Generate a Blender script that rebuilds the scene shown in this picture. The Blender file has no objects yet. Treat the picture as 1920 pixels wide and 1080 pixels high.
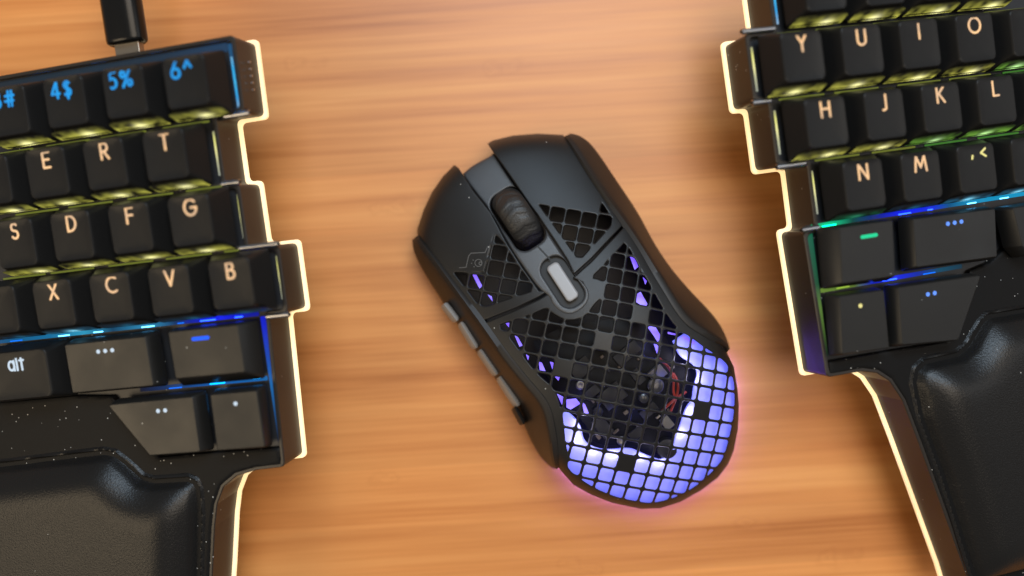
import bpy, math, random
import numpy as np
from mathutils import Matrix, Vector

random.seed(7)
SC = bpy.context.scene
C = SC.collection
F, HC = 1600.0, 0.296           # focal length in px of a 1920 px wide frame, camera height (m)

# ------------------------------------------------------------------ camera, world, lights, exposure
cam_d = bpy.data.cameras.new('camera'); cam = bpy.data.objects.new('camera', cam_d); C.objects.link(cam)
cam.location = (0, 0, HC); cam_d.sensor_width = 36; cam_d.lens = 36 * F / 1920
cam_d.clip_start = 0.01; cam_d.clip_end = 20
cam_d.dof.use_dof = True; cam_d.dof.focus_distance = HC - 0.030; cam_d.dof.aperture_fstop = 2.8
SC.camera = cam
SC.view_settings.view_transform = 'Standard'; SC.view_settings.look = 'None'
SC.view_settings.exposure = 0; SC.view_settings.gamma = 1
SC.render.engine = 'CYCLES'
SC.cycles.use_denoising = True
SC.cycles.sample_clamp_indirect = 3
SC.cycles.max_bounces = 8
W = bpy.data.worlds.new('World'); SC.world = W; W.use_nodes = True
bg = W.node_tree.nodes['Background']; bg.inputs[0].default_value = (1.0, .93, .86, 1); bg.inputs[1].default_value = 0.20

def area(name, loc, target, size, power, col):
    d = bpy.data.lights.new(name, 'AREA'); d.shape = 'RECTANGLE'; d.size, d.size_y = size
    d.energy = power; d.color = col
    o = bpy.data.objects.new(name, d); C.objects.link(o); o.location = loc
    o.rotation_euler = (Vector(target) - Vector(loc)).to_track_quat('-Z', 'Y').to_euler()
    return o
area('window_light', (0.06, 0.47, 0.76), (0, .02, 0), (.50, .26), 5.6, (.60, .80, 1.0))
area('room_light', (0.19, 0.14, 1.0), (0, 0, 0), (.70, .60), 5.7, (1.0, .84, .66))
area('warm_fill', (-0.66, -0.30, 0.58), (-.08, -.03, 0), (.36, .36), 2.1, (1.0, .78, .50))  # added warm fill that lifts the left key tops and wrist pad
area('side_light', (0.72, 0.10, 0.50), (.12, 0, 0), (.3, .4), .45, (.95, .97, 1.0))

# ------------------------------------------------------------------ materials
def mat(name, col=(.5, .5, .5), rough=.5, metal=0, emit=None, es=1, spec=.5, bump=None, dust=0, mottled=0, coat=0):
    m = bpy.data.materials.new(name); m.use_nodes = True
    nt = m.node_tree; N = nt.nodes; L = nt.links; b = N['Principled BSDF']
    b.inputs['Base Color'].default_value = (*col, 1); b.inputs['Roughness'].default_value = rough
    b.inputs['Metallic'].default_value = metal; b.inputs['Specular IOR Level'].default_value = spec
    b.inputs['Coat Weight'].default_value = coat
    if emit:
        b.inputs['Emission Color'].default_value = (*emit, 1); b.inputs['Emission Strength'].default_value = es
    tc = N.new('ShaderNodeTexCoord')
    if mottled:
        n = N.new('ShaderNodeTexNoise'); n.inputs['Scale'].default_value = 60; n.inputs['Detail'].default_value = 5
        L.new(tc.outputs['Object'], n.inputs['Vector'])
        r = N.new('ShaderNodeMapRange'); r.inputs['From Min'].default_value = .3; r.inputs['From Max'].default_value = .7
        r.inputs['To Min'].default_value = max(.05, rough - mottled); r.inputs['To Max'].default_value = min(1, rough + mottled)
        L.new(n.outputs['Fac'], r.inputs['Value']); L.new(r.outputs['Result'], b.inputs['Roughness'])
    if bump:
        sc, st, dist = bump
        n = N.new('ShaderNodeTexNoise'); n.inputs['Scale'].default_value = sc; n.inputs['Detail'].default_value = 3
        L.new(tc.outputs['Object'], n.inputs['Vector'])
        bp = N.new('ShaderNodeBump'); bp.inputs['Strength'].default_value = st; bp.inputs['Distance'].default_value = dist
        L.new(n.outputs['Fac'], bp.inputs['Height']); L.new(bp.outputs['Normal'], b.inputs['Normal'])
    if dust:
        v = N.new('ShaderNodeTexVoronoi'); v.inputs['Scale'].default_value = 900
        L.new(tc.outputs['Object'], v.inputs['Vector'])
        lt = N.new('ShaderNodeMath'); lt.operation = 'LESS_THAN'; lt.inputs[1].default_value = .17
        L.new(v.outputs['Distance'], lt.inputs[0])
        sp = N.new('ShaderNodeSeparateColor'); L.new(v.outputs['Color'], sp.inputs[0])
        l2 = N.new('ShaderNodeMath'); l2.operation = 'LESS_THAN'; l2.inputs[1].default_value = dust
        L.new(sp.outputs[0], l2.inputs[0])
        mu = N.new('ShaderNodeMath'); mu.operation = 'MULTIPLY'; L.new(lt.outputs[0], mu.inputs[0]); L.new(l2.outputs[0], mu.inputs[1])
        mx = N.new('ShaderNodeMix'); mx.data_type = 'RGBA'; mx.inputs[6].default_value = (*col, 1); mx.inputs[7].default_value = (.42, .42, .40, 1)
        L.new(mu.outputs[0], mx.inputs[0]); L.new(mx.outputs[2], b.inputs['Base Color'])
    return m

def glow(name, col, s, base=(.02, .02, .02)):
    return mat(name, base, .6, emit=col, es=s, spec=.08)

M = {}
M['key'] = mat('black key plastic', (.010, .0097, .0096), .42, spec=.21, mottled=.06, bump=(9000, .25, .00004), dust=.010)
M['thumb'] = mat('thumb key plastic', (.011, .0106, .010), .38, spec=.34, mottled=.07, bump=(7000, .35, .00005), dust=.012)
M['case'] = mat('black anodised case', (.008, .0078, .0078), .46, spec=.09, dust=.13, bump=(6000, .2, .00005))
M['wall'] = mat('black frame', (.020, .016, .013), .38, spec=.45, dust=.02)
M['plate'] = mat('black plate', (.018, .019, .022), .38, spec=.35, dust=.07)
M['leather'] = mat('black leatherette', (.008, .0078, .0078), .35, spec=.31, bump=(1900, .7, .00016), dust=.006)
M['groove'] = mat('black trim', (.012, .012, .012), .3, dust=.10)
M['chan'] = glow('blue channel glow', (0, .065, .17), 1.0)  # led light on the channel floor, painted as emission
M['steel'] = mat('brushed steel', (.55, .55, .57), .28, metal=1)
M["strip"] = glow("edge light strip", (1.0, .75, .38), 1.2, (.6, .5, .4))
M['shell'] = mat('matte black shell', (.011, .0108, .011), .42, spec=.36, bump=(9000, .45, .00006), mottled=.05, dust=.006)
M['spine'] = mat('charcoal satin plastic', (.040, .042, .046), .40, spec=.6, bump=(9000, .6, .00008))
M['flank'] = mat('matte black side plastic', (.013, .011, .010), .50, spec=.36, bump=(7000, .3, .00006))
M['inner'] = mat('inner chassis', (.007, .007, .008), .4, spec=.5)
M['rubber'] = mat('wheel rubber', (.018, .0175, .017), .46, spec=.5, bump=(2200, .8, .0002))
M['gap'] = mat('dark gap', (.006, .006, .006), .6)
M['silver'] = mat('silver button plastic', (.27, .27, .28), .40, spec=.5, bump=(5000, .2, .00005))
M['grey'] = mat('grey button plastic', (.25, .235, .22), .45)
M['print'] = mat('grey print', (.07, .07, .07), .5)
M['pcb'] = mat('circuit board', (.006, .006, .007), .5, spec=.15)
M['chip'] = mat('chip', (.012, .012, .014), .45, spec=.25)
M['red'] = mat('red wire', (.26, .02, .01), .5)
M['diffuser'] = mat('light diffuser', (.34, .34, .56), .5, emit=(.15, .17, 1.0), es=.90)
M['glow_patch'] = glow('violet glow patch', (.17, .085, .95), 1.35, (.3, .3, .5))  # violet light on inner parts, put in as emission
M['under'] = glow('violet underglow', (.15, .08, 1.0), 55.0, (.3, .3, .5))
LEG = {'warm': glow('warm legend', (1.0, .60, .29), 1.15), 'cyan': glow('blue legend', (0, .37, .93), 1.0),
       'white': glow('white legend', (.72, .86, 1.0), .85), 'blue': glow('blue bar legend', (.0, .10, 1.0), 1.3),
       'green': glow('green legend', (0, .72, .32), 1.0), 'sky': glow('sky blue legend', (.12, .30, 1.0), 1.2),
       'yellow': glow('yellow legend', (.95, .85, .30), .95)}
def vary(m, c2, sc=300):
    nt = m.node_tree; N = nt.nodes; L = nt.links; b = N['Principled BSDF']; tc = N.new('ShaderNodeTexCoord'); oi = N.new('ShaderNodeObjectInfo')
    ml = N.new('ShaderNodeVectorMath'); ml.operation = 'SCALE'; L.new(oi.outputs['Location'], ml.inputs[0]); ml.inputs['Scale'].default_value = 1
    cb = N.new('ShaderNodeCombineXYZ'); L.new(oi.outputs['Random'], cb.inputs[0]); va = N.new('ShaderNodeVectorMath'); L.new(tc.outputs['Object'], va.inputs[0]); L.new(cb.outputs[0], va.inputs[1])
    n = N.new('ShaderNodeTexNoise'); n.inputs['Scale'].default_value = sc; n.inputs['Detail'].default_value = 1; L.new(va.outputs[0], n.inputs['Vector'])
    q = N.new('ShaderNodeMapRange'); q.inputs['From Min'].default_value = .35; q.inputs['From Max'].default_value = .65; L.new(n.outputs['Fac'], q.inputs['Value'])
    mx = N.new('ShaderNodeMix'); mx.data_type = 'RGBA'; mx.inputs[6].default_value = b.inputs['Emission Color'].default_value; mx.inputs[7].default_value = (*c2, 1)
    L.new(q.outputs[0], mx.inputs[0]); L.new(mx.outputs[2], b.inputs['Emission Color'])
vary(M['strip'], (.80, .52, .22), 28); vary(LEG['warm'], (.72, .46, .27)); vary(LEG['cyan'], (0, .26, .72))
LED = {'lime': glow('lime led', (.13, .15, .02), 1.0), 'green': glow('green led', (.04, .16, .02), 1.0),
       'cyan': glow('cyan led', (0, .30, .85), 4.0), 'ice': glow('ice blue led', (.10, .48, .95), 6.0),
       'blue': glow('blue led', (.01, .05, 1.0), 8.0), 'teal': glow('teal green led', (0, .70, .28), 7.0),
       'dimblue': glow('dim blue led', (0, .10, .60), 2.0), 'white': glow('pale lime led', (.80, .82, .28), 1.7),
       'moss': glow('moss led', (.20, .32, .03), 1.8), 'paleblue': glow('pale blue led', (.05, .5, 1), 1.3)}

LED['back'] = glow('deep blue led', (0, .20, .75), 25.0)
for q, c in (('back', (0, .10, .30)), ('ice', (.01, .22, .42)), ('blue', (0, .01, .75)), ('teal', (0, .35, .14)), ('cyan', (0, .14, .45)), ('dimblue', (0, .05, .22)), ('moss', (.10, .20, .02))):
    LED['soft ' + q] = glow('soft %s led' % q, c, 1.0)
# ------------------------------------------------------------------ desk material
def desk_material():
    m = bpy.data.materials.new('bamboo'); m.use_nodes = True
    nt = m.node_tree; N = nt.nodes; L = nt.links; b = N['Principled BSDF']
    tc = N.new('ShaderNodeTexCoord')
    def mapping(scale, rot=math.radians(3.5), loc=(0, 0, 0)):
        r = N.new('ShaderNodeMapping'); r.vector_type = 'TEXTURE'; r.inputs['Rotation'].default_value = (0, 0, rot)
        L.new(tc.outputs['Object'], r.inputs['Vector'])
        s = N.new('ShaderNodeMapping'); s.inputs['Scale'].default_value = scale; s.inputs['Location'].default_value = loc
        L.new(r.outputs[0], s.inputs['Vector']); return s.outputs[0]
    def noise(vec, sc, det=4, rough=.55, dist=0):
        n = N.new('ShaderNodeTexNoise'); n.inputs['Scale'].default_value = sc; n.inputs['Detail'].default_value = det
        n.inputs['Roughness'].default_value = rough; n.inputs['Distortion'].default_value = dist
        L.new(vec, n.inputs['Vector']); return n.outputs['Fac']
    def math_(op, a, bb):
        n = N.new('ShaderNodeMath'); n.operation = op
        for k, x in ((0, a), (1, bb)):
            if isinstance(x, (int, float)): n.inputs[k].default_value = x
            else: L.new(x, n.inputs[k])
        return n.outputs[0]
    def ramp(fac, stops):
        r = N.new('ShaderNodeValToRGB'); L.new(fac, r.inputs[0]); e = r.color_ramp.elements
        while len(e) > len(stops): e.remove(e[-1])
        while len(e) < len(stops): e.new(.5)
        for q, (p, c) in zip(e, stops): q.position = p; q.color = (*c, 1)
        return r.outputs[0]
    broad = noise(mapping((3.5, 55, 1)), 1, 3, .5, .4)
    mid = noise(mapping((4.5, 190, 1), loc=(3, 7, 0)), 1, 4, .6, .2)
    fine = noise(mapping((14, 900, 1), loc=(1, 2, 0)), 1, 4, .65)
    f = math_('ADD', math_('MULTIPLY', broad, .38), math_('ADD', math_('MULTIPLY', mid, .38), math_('MULTIPLY', fine, .24)))
    col = ramp(f, [(.34, (.39, .120, .022)), (.44, (.54, .196, .048)), (.53, (.635, .253, .068)), (.66, (.73, .33, .100))])
    # bamboo strips with their own tint
    wv = N.new('ShaderNodeSeparateXYZ'); L.new(mapping((1, 1, 1)), wv.inputs[0])
    row = math_('FLOOR', math_('DIVIDE', math_('ADD', wv.outputs[1], 1.003), .0205), 0)
    wn = N.new('ShaderNodeTexWhiteNoise'); wn.noise_dimensions = '1D'; L.new(row, wn.inputs['W'])
    tint = N.new('ShaderNodeMapRange'); tint.inputs['To Min'].default_value = .90; tint.inputs['To Max'].default_value = 1.07
    L.new(wn.outputs['Value'], tint.inputs['Value'])
    # knuckles: short dark cross marks, one per long cell
    v = N.new('ShaderNodeTexVoronoi'); v.voronoi_dimensions = '2D'; v.inputs['Scale'].default_value = 1; v.inputs['Randomness'].default_value = 1
    wob = N.new('ShaderNodeTexNoise'); wob.inputs['Scale'].default_value = 90; wob.inputs['Detail'].default_value = 3; L.new(tc.outputs['Object'], wob.inputs['Vector'])
    wa = N.new('ShaderNodeVectorMath'); wa.operation = 'MULTIPLY_ADD'; L.new(wob.outputs['Color'], wa.inputs[0]); wa.inputs[1].default_value = (.34, .30, 0); L.new(mapping((9, 26, 0), loc=(.35, .2, 0)), wa.inputs[2])
    L.new(wa.outputs[0], v.inputs['Vector'])
    kn = ramp(v.outputs['Distance'], [(0, (.82, .76, .68)), (.028, (1.06, 1.09, 1.1)), (.05, (.86, .80, .74)), (.085, (1, 1, 1))])
    mx = N.new('ShaderNodeMix'); mx.data_type = 'RGBA'; mx.blend_type = 'MULTIPLY'; mx.inputs[0].default_value = .42
    L.new(col, mx.inputs[6]); L.new(kn, mx.inputs[7])
    vm = N.new('ShaderNodeVectorMath'); vm.operation = 'SCALE'; L.new(mx.outputs[2], vm.inputs[0]); L.new(tint.outputs[0], vm.inputs['Scale'])
    L.new(vm.outputs[0], b.inputs['Base Color'])
    r2 = N.new('ShaderNodeMapRange'); r2.inputs['To Min'].default_value = .36; r2.inputs['To Max'].default_value = .50
    L.new(mid, r2.inputs['Value']); L.new(r2.outputs[0], b.inputs['Roughness'])
    bp = N.new('ShaderNodeBump'); bp.inputs['Strength'].default_value = .15; bp.inputs['Distance'].default_value = .0001
    L.new(fine, bp.inputs['Height']); L.new(bp.outputs[0], b.inputs['Normal'])
    return m
M['desk'] = desk_material()

# ------------------------------------------------------------------ mesh helpers
def link(name, verts, faces, m, parent=None, smooth=None):
    me = bpy.data.meshes.new(name); me.from_pydata([tuple(map(float, v)) for v in verts], [], faces); me.update()
    if m: me.materials.append(m)
    if smooth:
        me.polygons.foreach_set('use_smooth', [True] * len(me.polygons))
        me.set_sharp_from_angle(angle=math.radians(smooth))
    o = bpy.data.objects.new(name, me); C.objects.link(o)
    if parent:
        o.parent = parent
    return o

def thing(name, label, cat, matrix, group=None):
    o = bpy.data.objects.new(name, None); C.objects.link(o); o.matrix_world = matrix
    o.empty_display_size = .01
    o['label'] = label; o['category'] = cat
    if group: o['group'] = group
    return o

def sd_poly(X, Y, poly):
    P_ = np.asarray(poly, float); n = len(P_)
    d = np.full(X.shape, 1e18); inside = np.zeros(X.shape, bool)
    for k in range(n):
        a = P_[k]; b = P_[(k + 1) % n]; e = b - a
        wx, wy = X - a[0], Y - a[1]
        t = np.clip((wx * e[0] + wy * e[1]) / max(e @ e, 1e-12), 0, 1)
        d = np.minimum(d, (wx - e[0] * t) ** 2 + (wy - e[1] * t) ** 2)
        if a[1] != b[1]:
            c = ((a[1] > Y) != (b[1] > Y)) & (X < (b[0] - a[0]) * (Y - a[1]) / (b[1] - a[1]) + a[0])
            inside ^= c
    d = np.sqrt(d)
    return np.where(inside, -d, d)

def sd_seg(X, Y, a, b):
    ex, ey = b[0] - a[0], b[1] - a[1]; wx, wy = X - a[0], Y - a[1]
    t = np.clip((wx * ex + wy * ey) / max(ex * ex + ey * ey, 1e-12), 0, 1)
    return np.hypot(wx - ex * t, wy - ey * t)

def chaikin(P_, n=2, closed=True):
    P_ = np.asarray(P_, float)
    for _ in range(n):
        Q = np.roll(P_, -1, 0) if closed else P_[1:]
        A = P_ if closed else P_[:-1]
        R_ = np.empty((2 * len(A), P_.shape[1])); R_[0::2] = .75 * A + .25 * Q; R_[1::2] = .25 * A + .75 * Q
        if not closed: R_ = np.vstack([P_[:1], R_, P_[-1:]])
        P_ = R_
    return P_

def marching(S, x0, y0, st):
    """mesh of the region S<0 on a grid, boundary vertices interpolated"""
    S = np.where(np.abs(S) < .06 * st, -.06 * st, S)
    ny, nx = S.shape; ins = S < 0
    vid = -np.ones(S.shape, int); idx = np.argwhere(ins); vid[ins] = np.arange(len(idx))
    V = [(x0 + j * st, y0 + i * st) for i, j in idx]
    full = ins[:-1, :-1] & ins[:-1, 1:] & ins[1:, 1:] & ins[1:, :-1]
    anyc = ins[:-1, :-1] | ins[:-1, 1:] | ins[1:, 1:] | ins[1:, :-1]
    I, J = np.nonzero(full)
    faces = np.stack([vid[I, J], vid[I, J + 1], vid[I + 1, J + 1], vid[I + 1, J]], 1).tolist()
    cross = {}
    def cv(a, b):
        k = (a, b) if a < b else (b, a)
        if k in cross: return cross[k]
        sa, sb = S[k[0]], S[k[1]]; t = min(max(sa / (sa - sb), .02), .98)
        V.append((x0 + (k[0][1] + (k[1][1] - k[0][1]) * t) * st, y0 + (k[0][0] + (k[1][0] - k[0][0]) * t) * st))
        cross[k] = len(V) - 1; return cross[k]
    I, J = np.nonzero(anyc & ~full)
    for i, j in zip(I.tolist(), J.tolist()):
        cs = [(i, j), (i, j + 1), (i + 1, j + 1), (i + 1, j)]; f = []
        for k in range(4):
            a, b = cs[k], cs[(k + 1) % 4]
            if ins[a]: f.append(int(vid[a]))
            if ins[a] != ins[b]: f.append(cv(a, b))
        if len(f) >= 3: faces.append(f)
    return np.array(V, float), faces, len(idx)

def sheet(name, sdf, bbox, st, top, bottom, place, m, parent=None, flip=False, smooth=40, fillet=0):
    """solid sheet: sdf(X,Y) -> region, top/bottom(X,Y,S) -> heights, place(x,y,z) -> 3D points"""
    x0, y0, x1, y1 = bbox
    xs = np.arange(x0, x1 + st, st); ys = np.arange(y0, y1 + st, st); X, Y = np.meshgrid(xs, ys)
    S = sdf(X, Y); V, Fc, _ = marching(S, x0, y0, st)
    if not len(V): return None
    x, y = V[:, 0], V[:, 1]
    gi = np.clip((x - x0) / st, 0, S.shape[1] - 1.001); gj = np.clip((y - y0) / st, 0, S.shape[0] - 1.001)
    i0, j0 = gi.astype(int), gj.astype(int); fx, fy = gi - i0, gj - j0
    s = (S[j0, i0] * (1 - fx) + S[j0, i0 + 1] * fx) * (1 - fy) + (S[j0 + 1, i0] * (1 - fx) + S[j0 + 1, i0 + 1] * fx) * fy
    s = np.minimum(s, 0)
    zt = top(x, y, s) if callable(top) else np.full(len(x), float(top))
    zb = bottom(x, y, zt) if callable(bottom) else np.full(len(x), float(bottom))
    if fillet:
        fw, fz = fillet
        q = np.clip(1 + s / fw, 0, 1); zt = zt - fz * (1 - np.sqrt(np.maximum(0, 1 - q * q)))
    A = place(x, y, zt); B = place(x, y, zb); n = len(x)
    E_ = {}
    for f in Fc:
        for a, b in zip(f, f[1:] + f[:1]):
            if (b, a) in E_: del E_[(b, a)]
            else: E_[(a, b)] = 1
    faces = [f for f in Fc] + [[v + n for v in f[::-1]] for f in Fc] + [[b, a, a + n, b + n] for a, b in E_]
    if flip: faces = [f[::-1] for f in faces]
    return link(name, np.vstack([A, B]), faces, m, parent, smooth)

def loft(rings, cap_top=True, cap_bottom=False, closed=True):
    V = []; Fc = []; n = len(rings[0])
    for r in rings: V += [tuple(p) for p in r]
    for k in range(len(rings) - 1):
        for i in range(n if closed else n - 1):
            j = (i + 1) % n
            Fc.append([k * n + i, k * n + j, (k + 1) * n + j, (k + 1) * n + i])
    if cap_top:
        c = np.mean(np.array(rings[-1], float), 0); V.append(tuple(c)); ci = len(V) - 1; b = (len(rings) - 1) * n
        Fc += [[b + i, b + (i + 1) % n, ci] for i in range(n)]
    if cap_bottom:
        c = np.mean(np.array(rings[0], float), 0); V.append(tuple(c)); ci = len(V) - 1
        Fc += [[(i + 1) % n, i, ci] for i in range(n)]
    return V, Fc

def roundpoly(P_, r, seg=5):
    P_ = np.asarray(P_, float); n = len(P_); out = []
    for k in range(n):
        p, a, b = P_[k], P_[k - 1], P_[(k + 1) % n]
        u = (a - p) / np.linalg.norm(a - p); v = (b - p) / np.linalg.norm(b - p)
        half = math.acos(np.clip(u @ v, -1, 1)) / 2; d = r / math.tan(half)
        p0, p1 = p + u * d, p + v * d
        for s in range(seg + 1):
            t = s / seg; out.append((1 - t) ** 2 * p0 + 2 * t * (1 - t) * p + t * t * p1)
    return np.array(out)

def offset(P_, d):
    """move a closed CCW outline outwards by d"""
    P_ = np.asarray(P_, float)
    T = np.roll(P_, -1, 0) - np.roll(P_, 1, 0); T /= np.maximum(np.linalg.norm(T, axis=1, keepdims=True), 1e-9)
    return P_ + np.stack([T[:, 1], -T[:, 0]], 1) * d

def offset_sharp(P_, d):
    """inset/outset a CCW polygon by moving its edges"""
    P_ = np.asarray(P_, float); n = len(P_); out = []
    area2 = sum(P_[k][0] * P_[(k + 1) % n][1] - P_[(k + 1) % n][0] * P_[k][1] for k in range(n))
    sgn = 1 if area2 > 0 else -1
    for k in range(n):
        p, a, b = P_[k], P_[k - 1], P_[(k + 1) % n]
        e1 = (p - a) / np.linalg.norm(p - a); e2 = (b - p) / np.linalg.norm(b - p)
        n1 = np.array([e1[1], -e1[0]]) * sgn; n2 = np.array([e2[1], -e2[0]]) * sgn
        mdir = n1 + n2; l = 1 + n1 @ n2
        out.append(p + mdir / max(l, .2) * d)
    return np.array(out)

def tube(name, pts, r, m, parent=None, seg=10, sx=1.0):
    pts = [Vector(p) for p in pts]; rings = []; up = Vector((0, 0, 1))
    for k, p in enumerate(pts):
        t = (pts[min(k + 1, len(pts) - 1)] - pts[max(k - 1, 0)]).normalized()
        a = t.cross(up if abs(t.z) < .9 else Vector((1, 0, 0))).normalized(); b = t.cross(a)
        rings.append([tuple(p + (a * math.cos(q) * sx + b * math.sin(q)) * r) for q in [2 * math.pi * i / seg for i in range(seg)]])
    V, Fc = loft(rings, True, True)
    return link(name, V, [f[::-1] for f in Fc], m, parent, 50)

def box(name, c, s, m, parent=None, bev=.1, zb=None, rot=0):
    """rounded flat box, centre c, size s (same unit as caller)"""
    hx, hy, hz = s[0] / 2, s[1] / 2, s[2] / 2; r = min(bev * 1.0, hx * .95, hy * .95)
    base = roundpoly([(-hx, -hy), (hx, -hy), (hx, hy), (-hx, hy)], r, 3)
    ca, sa = math.cos(rot), math.sin(rot); e = min(bev * .5, hz * .5, hx * .5, hy * .5)
    rings = []
    for off, z in ((0, -hz), (0, hz - e), (-e, hz)):
        q = base * (1 + off / min(hx, hy)) if off else base
        rings.append([(c[0] + ca * x - sa * y, c[1] + sa * x + ca * y, c[2] + z) for x, y in q])
    V, Fc = loft(rings, True, True)
    return link(name, V, Fc, m, parent)

MM = .001
# ------------------------------------------------------------------ desk
bx = .55; by = .45
V = [(-bx, -by, -.02), (bx, -by, -.02), (bx, by, -.02), (-bx, by, -.02), (-bx, -by, 0), (bx, -by, 0), (bx, by, 0), (-bx, by, 0)]
desk = link('desk', V, [[0, 3, 2, 1], [4, 5, 6, 7], [0, 1, 5, 4], [1, 2, 6, 5], [2, 3, 7, 6], [3, 0, 4, 7]], M['desk'])
desk['kind'] = 'structure'

# ------------------------------------------------------------------ glyphs (strokes in a box of height 1)
def arc(cx, cy, rx, ry, a0, a1, n=14):
    return [(cx + rx * math.cos(math.radians(a0 + (a1 - a0) * k / n)), cy + ry * math.sin(math.radians(a0 + (a1 - a0) * k / n))) for k in range(n + 1)]
GL = {
 'A': (.7, [[(0, 0), (.35, 1), (.7, 0)], [(.13, .33), (.57, .33)]]),
 'W': (1.1, [[(0, 1), (.28, 0), (.55, 1), (.82, 0), (1.1, 1)]]),
 'P': (.5, [[(0, 0), (0, 1), (.25, 1)] + arc(.25, .73, .25, .27, 90, -90) + [(0, .46)]]),
 'Z': (.55, [[(0, 1), (.55, 1), (0, 0), (.55, 0)]]),
 'E': (.48, [[(.48, 1), (0, 1), (0, 0), (.48, 0)], [(0, .52), (.42, .52)]]),
 'F': (.46, [[(.46, 1), (0, 1), (0, 0)], [(0, .52), (.42, .52)]]),
 'R': (.52, [[(0, 0), (0, 1), (.24, 1)] + arc(.24, .74, .24, .26, 90, -90) + [(0, .48)], [(.2, .48), (.52, 0)]]),
 'T': (.56, [[(0, 1), (.56, 1)], [(.28, 1), (.28, 0)]]),
 'S': (.46, [arc(.23, .75, .21, .24, 35, 180, 8) + arc(.23, .75, .21, .24, 180, 265, 6) + arc(.23, .26, .23, .26, 85, -150, 14)]),
 'D': (.60, [[(0, 0), (0, 1), (.14, 1)] + arc(.14, .5, .46, .5, 90, -90, 18) + [(0, 0)]]),
 'G': (.78, [arc(.42, .5, .42, .5, 42, 330, 22) + [(.82, .48), (.46, .48)]]),
 'X': (.58, [[(0, 0), (.58, 1)], [(0, 1), (.58, 0)]]),
 'C': (.62, [arc(.45, .5, .45, .5, 55, 305, 20)]),
 'V': (.66, [[(0, 1), (.33, 0), (.66, 1)]]),
 'B': (.50, [[(0, 0), (0, 1), (.22, 1)] + arc(.22, .77, .20, .23, 90, -90, 10) + [(0, .54)], [(.22, .54)] + arc(.24, .27, .25, .27, 90, -90, 12) + [(0, 0)]]),
 'Y': (.60, [[(0, 1), (.3, .5), (.6, 1)], [(.3, .5), (.3, 0)]]),
 'U': (.58, [[(0, 1), (0, .28)] + arc(.29, .28, .29, .28, 180, 360, 12) + [(.58, 1)]]),
 'I': (.0, [[(0, 0), (0, 1)]]),
 'O': (.84, [arc(.42, .5, .45, .5, 0, 360, 28)]),
 'H': (.60, [[(0, 0), (0, 1)], [(.6, 0), (.6, 1)], [(0, .52), (.6, .52)]]),
 'J': (.26, [[(.26, 1), (.26, .15)] + arc(.08, .15, .18, .18, 0, -110, 8)]),
 'K': (.54, [[(0, 0), (0, 1)], [(.5, 1), (.02, .45)], [(.14, .58), (.54, 0)]]),
 'L': (.42, [[(0, 1), (0, 0), (.42, 0)]]),
 'N': (.64, [[(0, 0), (0, 1), (.64, 0), (.64, 1)]]),
 'M': (.86, [[(0, 0), (.12, 1), (.43, .25), (.74, 1), (.86, 0)]]),
 '4': (.55, [[(.55, .26), (0, .26), (.40, 1), (.40, 0)]]),
 '5': (.50, [[(.48, 1), (.14, 1), (.08, .56)] + arc(.22, .32, .28, .30, 120, -150, 16)]),
 '6': (.54, [[(.36, 1), (.08, .50)], arc(.27, .29, .27, .29, 0, 360, 20)]),
 '3': (.48, [arc(.22, .76, .22, .24, 150, -90, 12), arc(.22, .27, .26, .27, 90, -150, 14)]),
 '#': (.62, [[(.22, 0), (.30, 1)], [(.46, 0), (.54, 1)], [(.05, .66), (.66, .66)], [(0, .33), (.60, .33)]]),
 '$': (.46, [arc(.23, .72, .20, .20, 35, 265, 10) + arc(.23, .28, .22, .22, 85, -150, 12), [(.23, -.12), (.23, 1.12)]]),
 '%': (.72, [[(.1, 0), (.62, 1)], arc(.14, .78, .14, .18, 0, 360, 12), arc(.58, .22, .14, .18, 0, 360, 12)]),
 '^': (.44, [[(0, .55), (.22, .95), (.44, .55)]]),
 'a': (.42, [arc(.21, .32, .21, .30, 0, 360, 18), [(.42, .64), (.42, 0)]]),
 'l': (.0, [[(0, 0), (0, 1)]]),
 't': (.30, [[(.14, .95), (.14, 0)], [(0, .64), (.3, .64)]]),
 ',': (.08, [[(.08, .52), (.02, .30)]]), '<': (.45, [[(.45, .95), (.05, .66), (.45, .38)]]),
 '.': (.0, [[(0, .40), (0, .41)]]), '>': (.45, [[(0, .95), (.4, .66), (0, .38)]]),
 ' ': (.25, []),
}
GLYPH_CACHE = {}
def legend(name, text, cx, cy, h, stroke, m, parent, z=.0, gap=.22, dots=None, bar=None):
    segs = []
    if dots:
        for k in range(dots): q = (k - (dots - 1) / 2) * 2.35; segs.append(((q, 0), (q + .01, 0)))
    elif bar:
        segs.append(((-bar / 2, 0), (bar / 2, 0)))
    else:
        wtot = sum(GL[c][0] for c in text) + gap * (len(text) - 1); x = -wtot / 2
        for c in text:
            for ln in GL[c][1]:
                for a, b in zip(ln, ln[1:]): segs.append((((x + a[0]) * h, (a[1] - .5) * h), ((x + b[0]) * h, (b[1] - .5) * h)))
            x += GL[c][0] + gap
    P_ = np.array([p for s in segs for p in s]); r = stroke / 2
    bb = (P_[:, 0].min() - r - .2, P_[:, 1].min() - r - .2, P_[:, 0].max() + r + .2, P_[:, 1].max() + r + .2)
    def sdf(X, Y):
        d = np.full(X.shape, 1e9)
        for a, b in segs: d = np.minimum(d, sd_seg(X, Y, a, b))
        return d - r
    o = sheet(name, sdf, bb, .13, .04, -.05, lambda x, y, zz: np.stack([(x + cx) * MM, (y + cy) * MM, (zz + z) * MM], 1), m, parent, smooth=None)
    return o

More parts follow.
